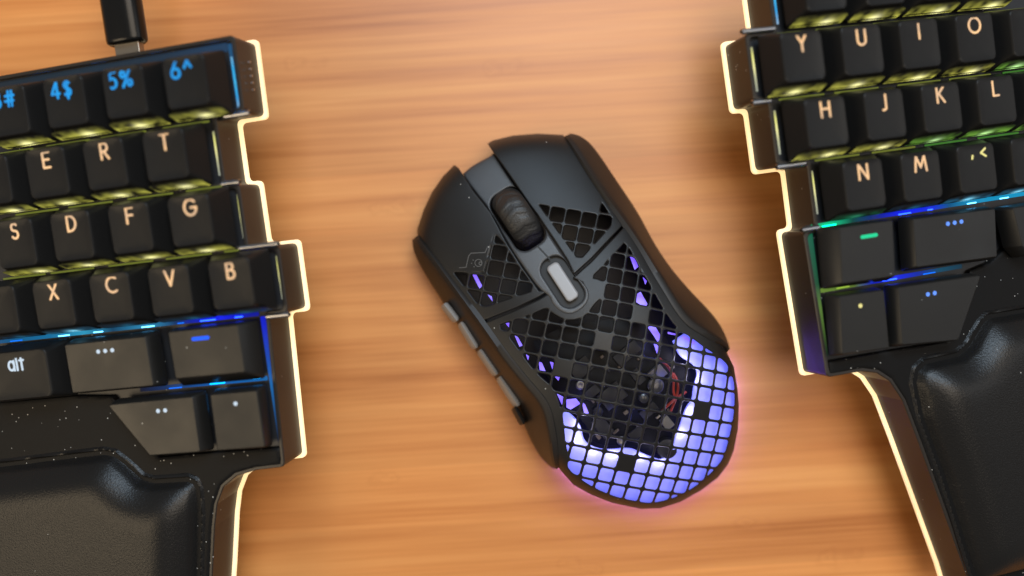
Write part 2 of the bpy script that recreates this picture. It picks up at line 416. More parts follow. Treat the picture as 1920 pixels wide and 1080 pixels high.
# ------------------------------------------------------------------ keyboards
KB = {
 'L': (np.array([[0.9761787, -0.1208003, -0.1802287], [0.1042831, 0.9896582, -0.0984976], [0.1902634, 0.0773564, 0.9786807]]),
       np.array([-113.1978, 27.1537, -244.0136]), np.array([87.76607, -31.29643, 0.0])),
 'R': (np.array([[0.9649882, -0.1458891, 0.2179772], [0.1539736, 0.9878627, -0.0204805], [-0.2123437, 0.0533261, 0.9757389]]),
       np.array([112.0941, 58.3076, -246.7963]), np.array([153.3525, -34.29, 0.0])),
}
def kb_matrix(k):
    R_, t, c = KB[k]
    T = t - R_ @ c; m = Matrix.Identity(4)
    for i in range(3):
        for j in range(3): m[i][j] = R_[i][j]
        m[i][3] = T[i] * MM
    m[2][3] += HC
    return m
def flat(x, y, z): return np.stack([x * MM, y * MM, z * MM], 1)

def key_mesh(wt, ht, wb, hb, height=7.6, dish=.45, top=0.0, yo=0.0):
    rings = []
    def rr(w, h, r, z, yy=0, dz=False):
        p = roundpoly([(-w / 2, -h / 2), (w / 2, -h / 2), (w / 2, h / 2), (-w / 2, h / 2)], r, 6)
        return [(x * MM, (y + yy) * MM, (z + (dish * ((x / (wt / 2)) ** 2 - 1) if dz else 0)) * MM) for x, y in p]
    rings.append(rr(wb - 1.6, hb - 1.6, 1.0, -height)); rings.append(rr(wb, hb, 1.1, -height)); rings.append(rr(wb - .25, hb - .25, 1.1, -height + 1.0))
    rings.append(rr(wt + .35, ht + .35, 1.9, -.9, yo)); rings.append(rr(wt + .08, ht + .08, 1.8, -.22, yo)); rings.append(rr(wt - .35, ht - .35, 1.6, 0, yo, False))
    for k in (.92, .8, .65, .5, .35, .2, .08):
        rings.append([(x * k * MM, (y * k + yo) * MM, (dish * ((x * k / (wt / 2)) ** 2 - 1) * (1 if k < .9 else .45)) * MM)
                      for x, y in roundpoly([(-wt / 2, -ht / 2), (wt / 2, -ht / 2), (wt / 2, ht / 2), (-wt / 2, ht / 2)], 1.9, 6)])
    V, Fc = loft(rings)
    me = bpy.data.meshes.new('key'); me.from_pydata([tuple(map(float, v)) for v in V], [], Fc); me.update(); me.materials.append(M['key'])
    me.polygons.foreach_set('use_smooth', [True] * len(me.polygons)); me.set_sharp_from_angle(angle=math.radians(50))
    return me

KEY_ME = key_mesh(12.7, 14.0, 18.0, 18.0, yo=.35)
KEY_SRC = bpy.data.objects.new('key', KEY_ME)
# emissive sheet on the cap front, painting in the led light it reflects
def skirt_glow_mat(name, col, base, hot, hotcol):
    """painted emission for led light caught on the cap front: brightest low down and at the led"""
    m = mat(name, (.03, .03, .03), .45, spec=.3); nt = m.node_tree; N = nt.nodes; L = nt.links; p = N['Principled BSDF']
    tc = N.new('ShaderNodeTexCoord'); oi = N.new('ShaderNodeObjectInfo'); sp = N.new('ShaderNodeSeparateXYZ'); L.new(tc.outputs['Generated'], sp.inputs[0])
    def mth(op, x, y=0, cl=False):
        n = N.new('ShaderNodeMath'); n.operation = op; n.use_clamp = cl
        for k, v in ((0, x), (1, y)):
            if isinstance(v, (int, float)): n.inputs[k].default_value = v
            else: L.new(v, n.inputs[k])
        return n.outputs[0]
    low = mth('POWER', mth('SUBTRACT', 1.0, sp.outputs[2], True), 1.1)
    cx = mth('ADD', mth('MULTIPLY', oi.outputs['Random'], .22), .46)
    dx = mth('MULTIPLY', mth('SUBTRACT', sp.outputs[0], cx), 8.5); dzz = mth('MULTIPLY', mth('SUBTRACT', sp.outputs[2], .18), 3.2)
    g = mth('POWER', 2.718, mth('MULTIPLY', mth('ADD', mth('MULTIPLY', dx, dx), mth('MULTIPLY', dzz, dzz)), -1.0))
    ns = N.new('ShaderNodeTexNoise'); ns.inputs['Scale'].default_value = 330; ns.inputs['Detail'].default_value = 1; L.new(tc.outputs['Object'], ns.inputs['Vector'])
    va = N.new('ShaderNodeVectorMath'); va.operation = 'ADD'; L.new(tc.outputs['Object'], va.inputs[0]); L.new(oi.outputs['Location'], va.inputs[1]); L.new(va.outputs[0], ns.inputs['Vector'])
    nz = mth('MULTIPLY', mth('SUBTRACT', ns.outputs['Fac'], .30), 2.6, True)
    e1 = N.new('ShaderNodeEmission'); e1.inputs[0].default_value = (*col, 1); L.new(mth('MULTIPLY', mth('MULTIPLY', low, nz), base), e1.inputs[1])
    e2 = N.new('ShaderNodeEmission'); e2.inputs[0].default_value = (*hotcol, 1); L.new(mth('MULTIPLY', g, hot), e2.inputs[1])
    a1 = N.new('ShaderNodeAddShader'); a2 = N.new('ShaderNodeAddShader'); L.new(e1.outputs[0], a1.inputs[0]); L.new(e2.outputs[0], a1.inputs[1])
    L.new(a1.outputs[0], a2.inputs[0]); L.new(p.outputs[0], a2.inputs[1]); L.new(a2.outputs[0], N['Material Output'].inputs[0])
    return m
SK = {'lime': skirt_glow_mat('lime skirt glow', (.54, .52, .08), 1.2, 1.4, (1, .95, .45)), 'green': skirt_glow_mat('green skirt glow', (.22, .52, .06), 1.0, 1.1, (.6, 1, .4)),
      'ice': skirt_glow_mat('ice blue lit skirt', (.02, .22, .42), .7, 1.3, (.25, .75, 1)), 'dim': skirt_glow_mat('dim blue lit skirt', (0, .07, .16), .5, .25, (.05, .4, .7)),
      'blue': skirt_glow_mat('blue lit skirt', (0, .01, .8), .7, 1.2, (.05, .15, 1)), 'teal': skirt_glow_mat('teal skirt glow', (0, .4, .16), .3, .3, (.1, .9, .5))}
def skirt_glow_mesh():
    V = []; Fc = []; nx = 24
    for i in range(nx + 1):
        x = (i / nx - .5) * 16.8; e = 1 - abs(i / nx * 2 - 1) ** 9
        for t in (0, .33, .66, 1):
            n_ = -7.45 + (5.6 * (.8 + .2 * e)) * t
            y = -(8.87 - (n_ + 6.6) * (2.07 / 5.7)) if n_ > -6.6 else -8.92
            V.append((x * MM, (y - .10) * MM, n_ * MM))
    for i in range(nx):
        for j in range(3): a = i * 4 + j; Fc.append([a, a + 4, a + 5, a + 1])
    me = bpy.data.meshes.new('skirt_glow'); me.from_pydata(V, [], Fc); me.materials.append(None); me.update(); return me
SKIRT_GLOW_SRC = bpy.data.objects.new('skirt_glow', skirt_glow_mesh())
def add_key(root, u, row, text, col, led, dcy=-4.0, me=None, ledw=15, leg=True, skirt_glow='lime'):
    k = KEY_SRC.copy(); k.data = me or KEY_ME; C.objects.link(k); k.parent = root
    k.location = (u * MM, (-row * 19.05 + dcy) * MM, 0)
    # every cap sits a touch differently
    k.rotation_euler = (random.uniform(-.008, .008), random.uniform(-.008, .008), random.uniform(-.006, .006))
    if me is None:
        sk = SKIRT_GLOW_SRC.copy(); C.objects.link(sk); sk.parent = k
        sk.material_slots[0].link = 'OBJECT'; sk.material_slots[0].material = SK[skirt_glow]
    if text:
        k['label'] = 'black key with the glowing legend ' + text.strip()
        if len(text) == 1: legend('legend', text, 0.2, 4.0, 4.4, .64, LEG[col], k, -.28)
        elif text == 'alt': legend('legend', text, 0.4, 3.8, 4.5, .66, LEG[col], k, -.32)
        elif text in (',<', '.>'): legend('legend', text[0] + ' ' + text[1], 1.2, 4.0, 4.0, .6, LEG[col], k, -.28)
        else: legend('legend', text, -1.0, 4.0, 4.5, .74, LEG[col], k, -.28, gap=.36)
    if led:
        box('led', ((u + random.uniform(-.8, 2.0)) * MM, (-row * 19.05 + dcy + 9.5) * MM, -.0106), (ledw * MM, .0006, .0005), LED[led], root, .0003)
    return k

def poly_key(root, top, base_off, nt, nb, text, lcol, lpos, label, flare=None, rtop=.8):
    """thumb key: outline top (mm, CCW), flared per-vertex down to the base"""
    T = np.array(top, float); Bs = offset(T, base_off) if flare is None else T + np.array(flare, float)
    rt = roundpoly(T, rtop, 4); rb = roundpoly(Bs, 1.0, 4)
    ins = offset(rt, -.35)
    rings = [[(x * MM, y * MM, nb * MM) for x, y in rb], [(x * MM, y * MM, (nb + 1) * MM) for x, y in rb],
             [(x * MM, y * MM, (nt - .3) * MM) for x, y in rt], [(x * MM, y * MM, nt * MM) for x, y in ins]]
    c = ins.mean(0)
    for s in (.75, .45): rings.append([((c[0] + (x - c[0]) * s) * MM, (c[1] + (y - c[1]) * s) * MM, (nt - .02) * MM) for x, y in ins])
    V, Fc = loft(rings)
    k = link('key', V, Fc, M['thumb'], root, 40)
    k['label'] = label
    if text == 'bar': legend('legend', '', lpos[0], lpos[1], 1, 1.05, LEG[lcol], k, nt, bar=4.6)
    elif text: legend('legend', '', lpos[0], lpos[1], 1, 1.25, LEG[lcol], k, nt, dots=text)
    return k

def keyboard(which):
    left = which == 'L'
    root = thing('split_keyboard',
                 'left half of the black split keyboard with the cable plugged into it' if left else
                 'right half of the black split keyboard carrying the Y U I O keys',
                 'keyboard', kb_matrix(which), 'halves of the split keyboard')
    if left:
        out = [(125.9, 9.2), (125.6, -12.6), (116.6, -12.6), (116.5, -32.4), (120.8, -32.4), (120.8, -51.5), (130.3, -51.5), (130.2, -71.6),
               (124.2, -71.6), (122.3, -117.0), (113.0, -117.4), (106.5, -118.7), (101.6, -121.8), (98.6, -127), (96.6, -134), (93.2, -150), (84, -190), (-15, -190), (-15, 9.2)]
        out = out[::-1]
    else:
        out = [(121.3, 9.2), (121.5, -12.8), (112.2, -12.8), (112.3, -32.6), (116.8, -32.6), (116.9, -51.8), (126.7, -51.8), (126.6, -71.6),
               (122.6, -71.6), (124.2, -116.0), (136.0, -116.2), (141.0, -117.6), (145.0, -120.8), (148.6, -127.5), (152.5, -142), (163.5, -186), (165, -194), (232, -194), (232, 9.2)]
    # out is CCW for both; corners rounded by the field
    def f_out(X, Y, r=1.0): return sd_poly(X, Y, OUTI) - r
    OUTI = offset_sharp(out, -1.2)
    u0, u1 = (-17, 134) if left else (108, 235)
    bb = (u0, -197, u1, 13)
    st = .5
    sheet('case', lambda X, Y: f_out(X, Y) - .0, bb, st, -11.2, -22.0, flat, M['case'], root)
    def ringloft(name, prof, m, sm=35):
        rings = []
        for d, z in prof:
            q = roundpoly(offset_sharp(out, d), 1.75, 6); rings.append([(x * MM, y * MM, z * MM) for x, y in q])
        rings.append(rings[0]); V, Fc = loft(rings, False, False)
        return link(name, V, Fc, m, root, sm)
    ringloft('rim', [(0, -21.95), (0, -9.75), (-.25, -9.45), (-1.0, -9.45), (-1.2, -9.7), (-1.2, -21.9)], M['wall'])
    ringloft('light_strip', [(-.8, -23.4), (.75, -23.4), (.98, -23.2), (.98, -22.2), (.8, -22.02), (-.8, -22.02)], M['strip'])
    # palm deck round the wrist pad and below the alt row
    if left:
        deck = [(-16, -90.2), (56, -90.0), (69.0, -91.2), (81.6, -111.4), (102.5, -111.0), (121.6, -111.2), (121.1, -116.0), (113.0, -116.4), (106.1, -117.7), (100.8, -121.2), (97.6, -127), (95.6, -134), (92.2, -150), (83, -189), (-14, -189)][::-1]
        pad = [(-12, -107.6), (27.3, -107.9), (63.7, -106.4), (68.1, -107.5), (72.1, -111.0), (76.4, -115.6), (79.5, -116.6), (91.0, -116.6), (94.4, -118.3), (95.3, -121.8), (94.6, -129.4), (91.0, -149.0), (82, -187), (-12, -187)][::-1]
    else:
        deck = [(231, -84.5), (192, -86.6), (184.6, -90.6), (177.6, -92.0), (166.5, -112.4), (145.0, -111.6), (125.2, -111.4), (125.4, -115.0), (136.4, -115.2), (141.6, -116.7), (145.8, -120.2), (149.6, -127.5), (153.5, -142), (164.5, -186), (166, -193), (231, -193)]
        pad = [(229, -105.0), (194.3, -105.3), (181.0, -104.9), (177.4, -107.2), (172.1, -113.0), (168.6, -114.9), (157.1, -115.1), (152.6, -117.6), (151.0, -122.5), (152.2, -134.3), (157.2, -153.6), (163.4, -184.9), (165, -191), (229, -191)]
    deck_z = -9.0
    sheet('palm_deck', lambda X, Y: sd_poly(X, Y, deck), bb, .6, deck_z, -11.6, flat, M['case'], root, fillet=(.7, .4))
    def pz(x, y, s):
        d = -s
        lip = .9 * np.exp(-((d - .75) / .5) ** 2)
        puff = np.zeros_like(x)
        gi = np.clip((x - PX0) / PST, 0, PG.shape[1] - 1.01); gj = np.clip((y - PY0) / PST, 0, PG.shape[0] - 1.01)
        i0, j0 = gi.astype(int), gj.astype(int); fx, fy = gi - i0, gj - j0
        puff = (PG[j0, i0] * (1 - fx) + PG[j0, i0 + 1] * fx) * (1 - fy) + (PG[j0 + 1, i0] * (1 - fx) + PG[j0 + 1, i0 + 1] * fx) * fy
        puff = puff * np.clip((d - 1.6) / 2.5, 0, 1)
        return deck_z - .1 + lip + puff * (d > 1.6) - .6 * np.exp(-((d - 2.2) / .7) ** 2)
    pi = offset_sharp(pad, -3.0)
    # cushion height: a relaxed membrane over the pad outline
    PST = 1.0; PX0, PY0 = bb[0] - 4, -200
    gx, gy = np.meshgrid(np.arange(PX0, bb[2] + 6, PST), np.arange(PY0, -96, PST))
    dd = -(sd_poly(gx, gy, pi) - 3.0)
    PG = 7.5 * np.sin(np.clip((dd - 1.6) / 10.0, 0, 1) * math.pi / 2)
    for _ in range(26):
        Q = PG.copy(); Q[1:-1, 1:-1] = (PG[:-2, 1:-1] + PG[2:, 1:-1] + PG[1:-1, :-2] + PG[1:-1, 2:] + 2 * PG[1:-1, 1:-1]) / 6
        PG = np.where(dd > 1.6, Q, 0)
    def psd(X, Y): return sd_poly(X, Y, pi) - 3.0
    pd = sheet('wrist_pad', psd, (bb[0], -193, bb[2], -100), .5, pz, -11.0, flat, M['leather'], root)
    # legs that hold the tented half up
    mw = root.matrix_world
    for (a, b) in (((86, -8), (84, -105), ) if left else ((152, -8), (154, -105), )):
        p = mw @ Vector((a * MM, b * MM, -.0225)); q = Vector((p.x, p.y, 0.0012))
        inv = mw.inverted()
        tube('tilt_leg', [inv @ q, inv @ p], .005, M['case'], root, 12)
    # plate is the sunken floor between the keys
    plate_poly = [(-14, 8), (124.4, 8), (124.2, -13.9), (115.2, -13.9), (115.1, -31.1), (119.4, -31.1), (119.4, -52.8), (128.9, -52.8), (128.8, -70.3), (122.8, -70.3), (121.5, -110.8), (82, -110.8), (69.4, -90.8), (-14, -89.6)][::-1] if left else \
                 [(230, 8), (122.7, 8), (122.8, -14.1), (113.6, -14.1), (113.7, -31.4), (118.2, -31.4), (118.3, -53.1), (128.1, -53.1), (128.0, -70.3), (124.0, -70.3), (125.2, -111.0), (166, -111.8), (177, -91.6), (184.2, -90.2), (191, -86.2), (230, -84)]
    sheet('plate', lambda X, Y: sd_poly(X, Y, plate_poly), (bb[0], -114, bb[2], 12), .8, -10.9, -11.19, flat, M['plate'], root)
    U = 19.05
    if left:
        for u, t in ((3, '3#'), (4, '4$'), (5, '5%'), (6, '6^')): add_key(root, u * U, 0, t, 'cyan', None)
        for u, t in ((2.5, ''), (3.5, 'E'), (4.5, 'R'), (5.5, 'T')): add_key(root, u * U, 1, t, 'warm', 'lime')
        for u, t in ((2.75, 'S'), (3.75, 'D'), (4.75, 'F'), (5.75, 'G')): add_key(root, u * U, 2, t, 'warm', 'lime')
        for u, t, q in ((2.25, '', 'dim'), (3.25, 'X', 'ice'), (4.25, 'C', 'dim'), (5.25, 'V', 'dim'), (6.25, 'B', 'dim')): add_key(root, u * U, 3, t, 'warm', 'lime', skirt_glow=q)
        add_key(root, 45.2, 4, 'alt', 'white', None, me=key_mesh(22.6, 14.4, 28, 17.6), dcy=-4.6)
        poly_key(root, [(61.0, -88.2), (88.5, -88.2), (88.2, -73.2), (60.9, -73.2)], 0, -2.6, -8, 3, 'white', (74.3, -76.4), 'wide black thumb key with three pale dots', [(-.6, -.9), (1.2, -.9), (1.2, .9), (-.6, .9)])
        poly_key(root, [(96.0, -86.7), (118.4, -86.7), (118.2, -72.6), (95.8, -72.6)], 0, -2, -8, 'bar', 'blue', (105.9, -75.5), 'black thumb key with a blue bar', [(-1.5, -2.9), (2.7, -2.9), (3.2, .4), (-1.5, .4)])
        poly_key(root, [(83.0, -109.1), (99.8, -109.1), (100.0, -92.3), (71.6, -92.5)], 0, -3.2, -8, 2, 'white', (89.2, -95.8), 'slanted black thumb key with two pale dots', [(0, -.6), (1.6, -.6), (1.6, .7), (-.4, .7)])
        poly_key(root, [(105.0, -109.1), (120.4, -109.1), (120.4, -92.2), (105.4, -92.2)], 0, -3.2, -8, 1, 'white', (113.1, -95.6), 'square black thumb key with one pale dot', [(-.6, -.8), (-.2, -.8), (.6, .7), (-.6, .7)])
        leds = [('back', 60, 4.2, 11), ('back', 79, 4.2, 11), ('back', 98, 4.2, 11), ('back', 117, 4.2, 12), ('ice', 55, -71.2, 11), ('ice', 67, -71.2, 9), ('dimblue', 38, -71.2, 12), ('ice', 84, -71.2, 12), ('dimblue', 95, -71.2, 6), ('blue', 104, -71.2, 14), ('blue', 114, -71.2, 7),
                ('cyan', 104, -90.4, 14), ('cyan', 117, -90.0, 8), ('dimblue', 90, -90.6, 12)]
        vert = [('cyan', 102.7, -96, 6, .7)]
        for xy in (3.5, 4.5, 5.5): pass
    else:
        for u in (7, 8, 9, 10): add_key(root, u * U, 0, '', 'cyan', None)
        for u, t in ((6.5, 'Y'), (7.5, 'U'), (8.5, 'I'), (9.5, 'O'), (10.5, '')): add_key(root, u * U, 1, t, 'warm', 'lime', skirt_glow='green' if u > 10 else 'lime')
        for u, t, l in ((6.75, 'H', 'lime'), (7.75, 'J', 'lime'), (8.75, 'K', 'lime'), (9.75, 'L', 'lime'), (10.75, '', 'green')): add_key(root, u * U, 2, t, 'warm', l, skirt_glow='green' if u > 8 else 'lime')
        for u, t, l in ((7.25, 'N', 'lime'), (8.25, 'M', 'lime'), (9.25, ',<', 'green'), (10.25, '.>', 'green')): add_key(root, u * U, 3, t, 'yellow' if t == ',<' else 'warm', l, skirt_glow='teal' if u < 8 else 'dim' if u < 9 else 'ice')
        poly_key(root, [(128.0, -88.4), (146.0, -88.8), (147.4, -72.2), (129.6, -71.9)], 0, -2, -8, 'bar', 'green', (138.9, -75.8), 'black thumb key with a green bar', [(-2.8, -1.0), (1.4, -1.4), (1.4, .4), (-3.6, .4)])
        poly_key(root, [(153.6, -87.4), (182.1, -88.4), (183.4, -73.6), (154.6, -72.8)], 0, -2.8, -8, 3, 'sky', (168.6, -76.0), 'wide black thumb key with three blue dots', [(-1.2, -.9), (.8, -.9), (.8, .8), (-1.2, .8)])
        poly_key(root, [(145.8, -109.4), (165.3, -111.2), (176.0, -92.8), (147.0, -92.1)], 0, -3, -8, 2, 'sky', (157.9, -95.8), 'slanted black thumb key with two blue dots', [(-1.2, -.6), (.4, -.7), (.7, .5), (-1.2, .6)])
        poly_key(root, [(125.8, -108.8), (141.8, -109.6), (142.4, -92.1), (127.4, -91.7)], 0, -3, -8, 1, 'yellow', (133.9, -95.6), 'black thumb key with one yellow dot', [(-.9, -.6), (.8, -.6), (.8, .5), (-1.7, .4)])
        poly_key(root, [(190.0, -86.2), (192.5, -89.2), (213.0, -89.2), (213.0, -74.0), (188.2, -74.2)], 0, -1.6, -8, None, 'white', (0, 0), 'grey black key beside the three dot thumb key', [(-.9, -.2), (-.4, -.8), (.8, -.8), (.8, .6), (-1.0, .6)])
        leds = [('teal', 132, -71.3, 13), ('blue', 158, -71.3, 12), ('blue', 167, -71.3, 5), ('ice', 182, -71.3, 9), ('ice', 194, -71.3, 9), ('moss', 134, -90.3, 12), ('blue', 150, -90.5, 14), ('dimblue', 164, -90.6, 12)]
        vert = [('blue', 144.3, -96, 8, .4)]
    def plate_glow(a, b, pos, wid, stops, axis):  # emissive strips on the plate, painting in spilled led light
        m = glow('plate glow', (0, 0, 0), 1.0); nt = m.node_tree; N = nt.nodes; L = nt.links
        tc = N.new('ShaderNodeTexCoord'); sp = N.new('ShaderNodeSeparateXYZ'); L.new(tc.outputs['Generated'], sp.inputs[0])
        rp = N.new('ShaderNodeValToRGB'); L.new(sp.outputs[axis], rp.inputs[0]); e = rp.color_ramp.elements
        while len(e) < len(stops): e.new(.5)
        for q, (p, c) in zip(e, stops): q.position = (p - a) / (b - a); q.color = (*c, 1)
        L.new(rp.outputs[0], N['Principled BSDF'].inputs['Emission Color'])
        mid = (a + b) / 2
        if axis == 0: box('plate_glow', (mid * MM, pos * MM, -.01078), ((b - a) * MM, wid * MM, .0002), m, root, .0002)
        else: box('plate_glow', (pos * MM, mid * MM, -.01078), (wid * MM, (b - a) * MM, .0002), m, root, .0002)
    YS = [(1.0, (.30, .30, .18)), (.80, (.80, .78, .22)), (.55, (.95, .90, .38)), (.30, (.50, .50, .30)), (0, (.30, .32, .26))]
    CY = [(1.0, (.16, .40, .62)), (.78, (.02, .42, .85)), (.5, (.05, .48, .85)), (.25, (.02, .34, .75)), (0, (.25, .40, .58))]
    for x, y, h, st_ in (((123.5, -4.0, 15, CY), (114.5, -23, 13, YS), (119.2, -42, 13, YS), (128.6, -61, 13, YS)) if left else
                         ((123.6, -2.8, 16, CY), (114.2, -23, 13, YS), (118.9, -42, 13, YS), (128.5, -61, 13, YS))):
        plate_glow(y - h / 2, y + h / 2, x + (0.0 if left else .25), .60, [(y - h / 2 + p * h, c) for p, c in st_[::-1]], 1)
    if left:
        box('plate_glow', (.1240, -.0025, -.01086), (.0022, .0195, .0001), M['chan'], root, .0002)
        plate_glow(30, 122.8, 6.4, 2.6, [(30, (0, .006, .014)), (70, (0, .012, .026)), (100, (0, .014, .034)), (122, (0, .030, .085))], 0)  # painted blue light along the top margin of the plate
        plate_glow(25, 120.4, -70.9, 1.3, [(25, (0, .05, .16)), (50, (0, .14, .32)), (62, (.02, .30, .50)), (72, (0, .05, .12)), (84, (.02, .24, .46)), (93, (0, .03, .12)), (99, (0, .01, .35)), (108, (0, .01, .85)), (118, (0, .005, .3))], 0)
        plate_glow(78, 120.2, -90.2, 1.3, [(78, (0, .003, .02)), (90, (0, .03, .14)), (104, (0, .10, .40)), (120, (0, .12, .38))], 0)
        plate_glow(-110, -71.8, 121.5, 1.6, [(-110, (0, 0, .01)), (-100, (0, .06, .20)), (-92, (0, .12, .38)), (-84, (0, .05, .40)), (-75, (0, .01, .55))], 1)
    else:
        plate_glow(126.2, 202, -70.9, 1.3, [(127, (0, .30, .12)), (132, (0, .6, .26)), (140, (0, .06, .05)), (148, (0, .01, .18)), (158, (0, .01, .9)), (168, (0, .02, .7)), (174, (0, .08, .22)), (182, (0, .25, .48)), (196, (0, .28, .52))], 0)
        plate_glow(126.6, 176, -90.2, 1.3, [(127, (.12, .22, .03)), (138, (.09, .15, .02)), (144, (0, .01, .4)), (150, (0, .01, .9)), (160, (0, .02, .35)), (168, (0, .06, .12)), (176, (0, .03, .06))], 0)
        plate_glow(-110, -71.8, 125.3, 2.0, [(-110, (0, .01, .01)), (-101, (.06, .12, .02)), (-95, (.09, .18, .03)), (-88, (.01, .07, .03)), (-75, (0, .10, .05))], 1)
    for l, x, y, w in leds: box('led', (x * MM, y * MM, -.0106), (w * MM * .36, .00035, .0005), LED[l], root, .0004)
    for l, x, y, h, w in vert: box('led', (x * MM, y * MM, -.0106 - (.0002 if 'soft' in l else 0)), (w * MM, h * MM, .0005), LED[l], root, .0002)
    # steel locating pins at the steps of the edge
    pins = [(119.5, 127.2, -13.1, -9.6), (115.8, 121.2, -32.2, -9.3), (118.6, 130.8, -51.2, -8.6), (123.6, 130.6, -71.9, -9.4)] if left else \
           [(110.8, 121.2, -12.4, -8.8), (111.5, 117.2, -32.8, -9.2), (116.4, 125.6, -52.1, -9.0), (121.8, 127.4, -71.4, -9.0)]
    for a, b, v, n in pins:
        p = tube('pin', [(a * MM, v * MM, n * MM), (b * MM, v * MM, n * MM)], .00085, M['steel'], root, 14)
        end = b if left else a
        tube('socket', [((end - .1) * MM, v * MM, n * MM), ((end + .25 * (1 if left else -1)) * MM, v * MM, n * MM)], .0005, M['gap'], p, 10)
    if left:
        for k in range(5):      # row of tiny vents on the frame wall
            tube('contact', [(.1270 + .0, (2.2 - k * 2.0) * MM, -.0150), (.1263, (2.2 - k * 2.0) * MM, -.0150)], .00035, M['steel'], root, 8)
    return root

left_kb = keyboard('L'); right_kb = keyboard('R')

# ------------------------------------------------------------------ cable plugged into the left half
cm = kb_matrix('L')
cable = thing('usb_cable', 'black cable with its plug in the top edge of the left keyboard half', 'cable', cm @ Matrix.Translation((.0882, .0135, -.016)))
rings = []
for y, sc in ((0, .86), (.5, .97), (1.2, 1), (20, 1), (27, .98), (29, .80)):
    q = []
    for i in range(28):
        a = 2 * math.pi * i / 28; ca, sa = math.cos(a), math.sin(a)
        q.append((6.1 * sc * math.copysign(abs(ca) ** .75, ca) * MM, y * MM, 3.9 * sc * math.copysign(abs(sa) ** .75, sa) * MM))
    rings.append(q)
V, Fc = loft(rings, True, True); link('plug', V, Fc, mat('plug plastic', (.005, .005, .005), .24, spec=.30, dust=.02), cable, 50)
box('connector', (.0003, -.0022, 0), (.0080, .0060, .0026), mat('plug metal', (.30, .27, .23), .4, metal=1), cable, .0002)
link_pts = [(0, .0285, 0), (0, .034, 0), (.001, .045, -.002), (.004, .065, -.006), (.010, .10, -.010)]
tube('cord', link_pts, .0022, mat('cord', (.015, .015, .015), .5), cable, 12)

# ------------------------------------------------------------------ mouse
AX = np.array([.541, .841]); BX = np.array([.841, -.541]); F0 = np.array([887., 285.]); ML = 765.
RX = np.array([-.06, 0, .1, .2, .35, .5, .62, .75, .85, .93, 1.0, 1.05]); RZ = np.array([13, 17, 22, 26.5, 32, 36.2, 37.6, 36, 31.5, 25.5, 18, 12.])
RP = np.polyfit(RX, RZ, 6)
ALL = [(779.5, 447), (782, 431), (794, 394), (810, 360), (831, 330), (852, 309), (884, 285), (925, 263), (962, 254), (1008, 250.5), (1056, 252), (1081, 257), (1100, 270), (1118, 293), (1150, 342),
       (1192, 404), (1219, 457), (1254, 510), (1292, 553), (1325, 587), (1346, 614), (1358, 641), (1363, 660), (1376, 688), (1383, 731), (1385.5, 760), (1384, 803), (1376, 845), (1365, 871),
       (1346, 896), (1314, 920), (1276, 941), (1239, 953), (1201, 954), (1148, 943), (1109, 928), (1075, 909), (1052, 883), (1041, 872), (1033, 867), (1016, 850), (992, 803), (977, 761),
       (930, 701), (862, 603), (807, 518), (783, 475)]
ALLS = chaikin(ALL, 1)
NOTCH = [(779.5, 447), (782, 431), (794, 394), (810, 360), (831, 330), (850, 311), (862, 328), (874, 324), (899, 307), (920, 296), (922, 278), (930, 265)] + ALL[8:]
def mz(x, y, _=None):
    dx, dy = x - F0[0], y - F0[1]; t = (dx * AX[0] + dy * AX[1]) / ML; s = (dx * BX[0] + dy * BX[1]) / 5.7
    z = np.polyval(RP, np.clip(t, -.06, 1.05)) - 6.5 * (np.abs(s + 0) / 32) ** 2.3
    d = np.maximum(-sd_poly(x, y, ALLS), 0)
    return z - 6.5 * np.exp(-d / 9.0)
def ray(x, y, z):
    """point at height z (mm) on the sight line of photo pixel x, y"""
    k = (HC - z * MM) / F
    return np.stack([(x - 960) * k, -(y - 540) * k, z * MM], 1)
ang = math.atan2(-AX[1], AX[0]) + math.pi / 2
mc = ray(np.array([1094.]), np.array([607.]), np.array([0.]))[0]
mouse = thing('computer_mouse', 'black honeycomb-shell wireless mouse lit violet inside its rear, on the bamboo desk', 'mouse',
              Matrix.Translation(Vector(mc)) @ Matrix.Rotation(ang, 4, 'Z'))
MI = np.array(mouse.matrix_world.inverted())
def mpl(x, y, z):
    p = ray(np.asarray(x, float), np.asarray(y, float), np.asarray(z, float)); return p @ MI[:3, :3].T + MI[:3, 3]
def msheet(name, sdf, bb, st, top, bottom, m, fillet=0, parent=None, smooth=40):
    return sheet(name, sdf, bb, st, top, bottom, mpl, m, parent or mouse, flip=True, smooth=smooth, fillet=fillet)

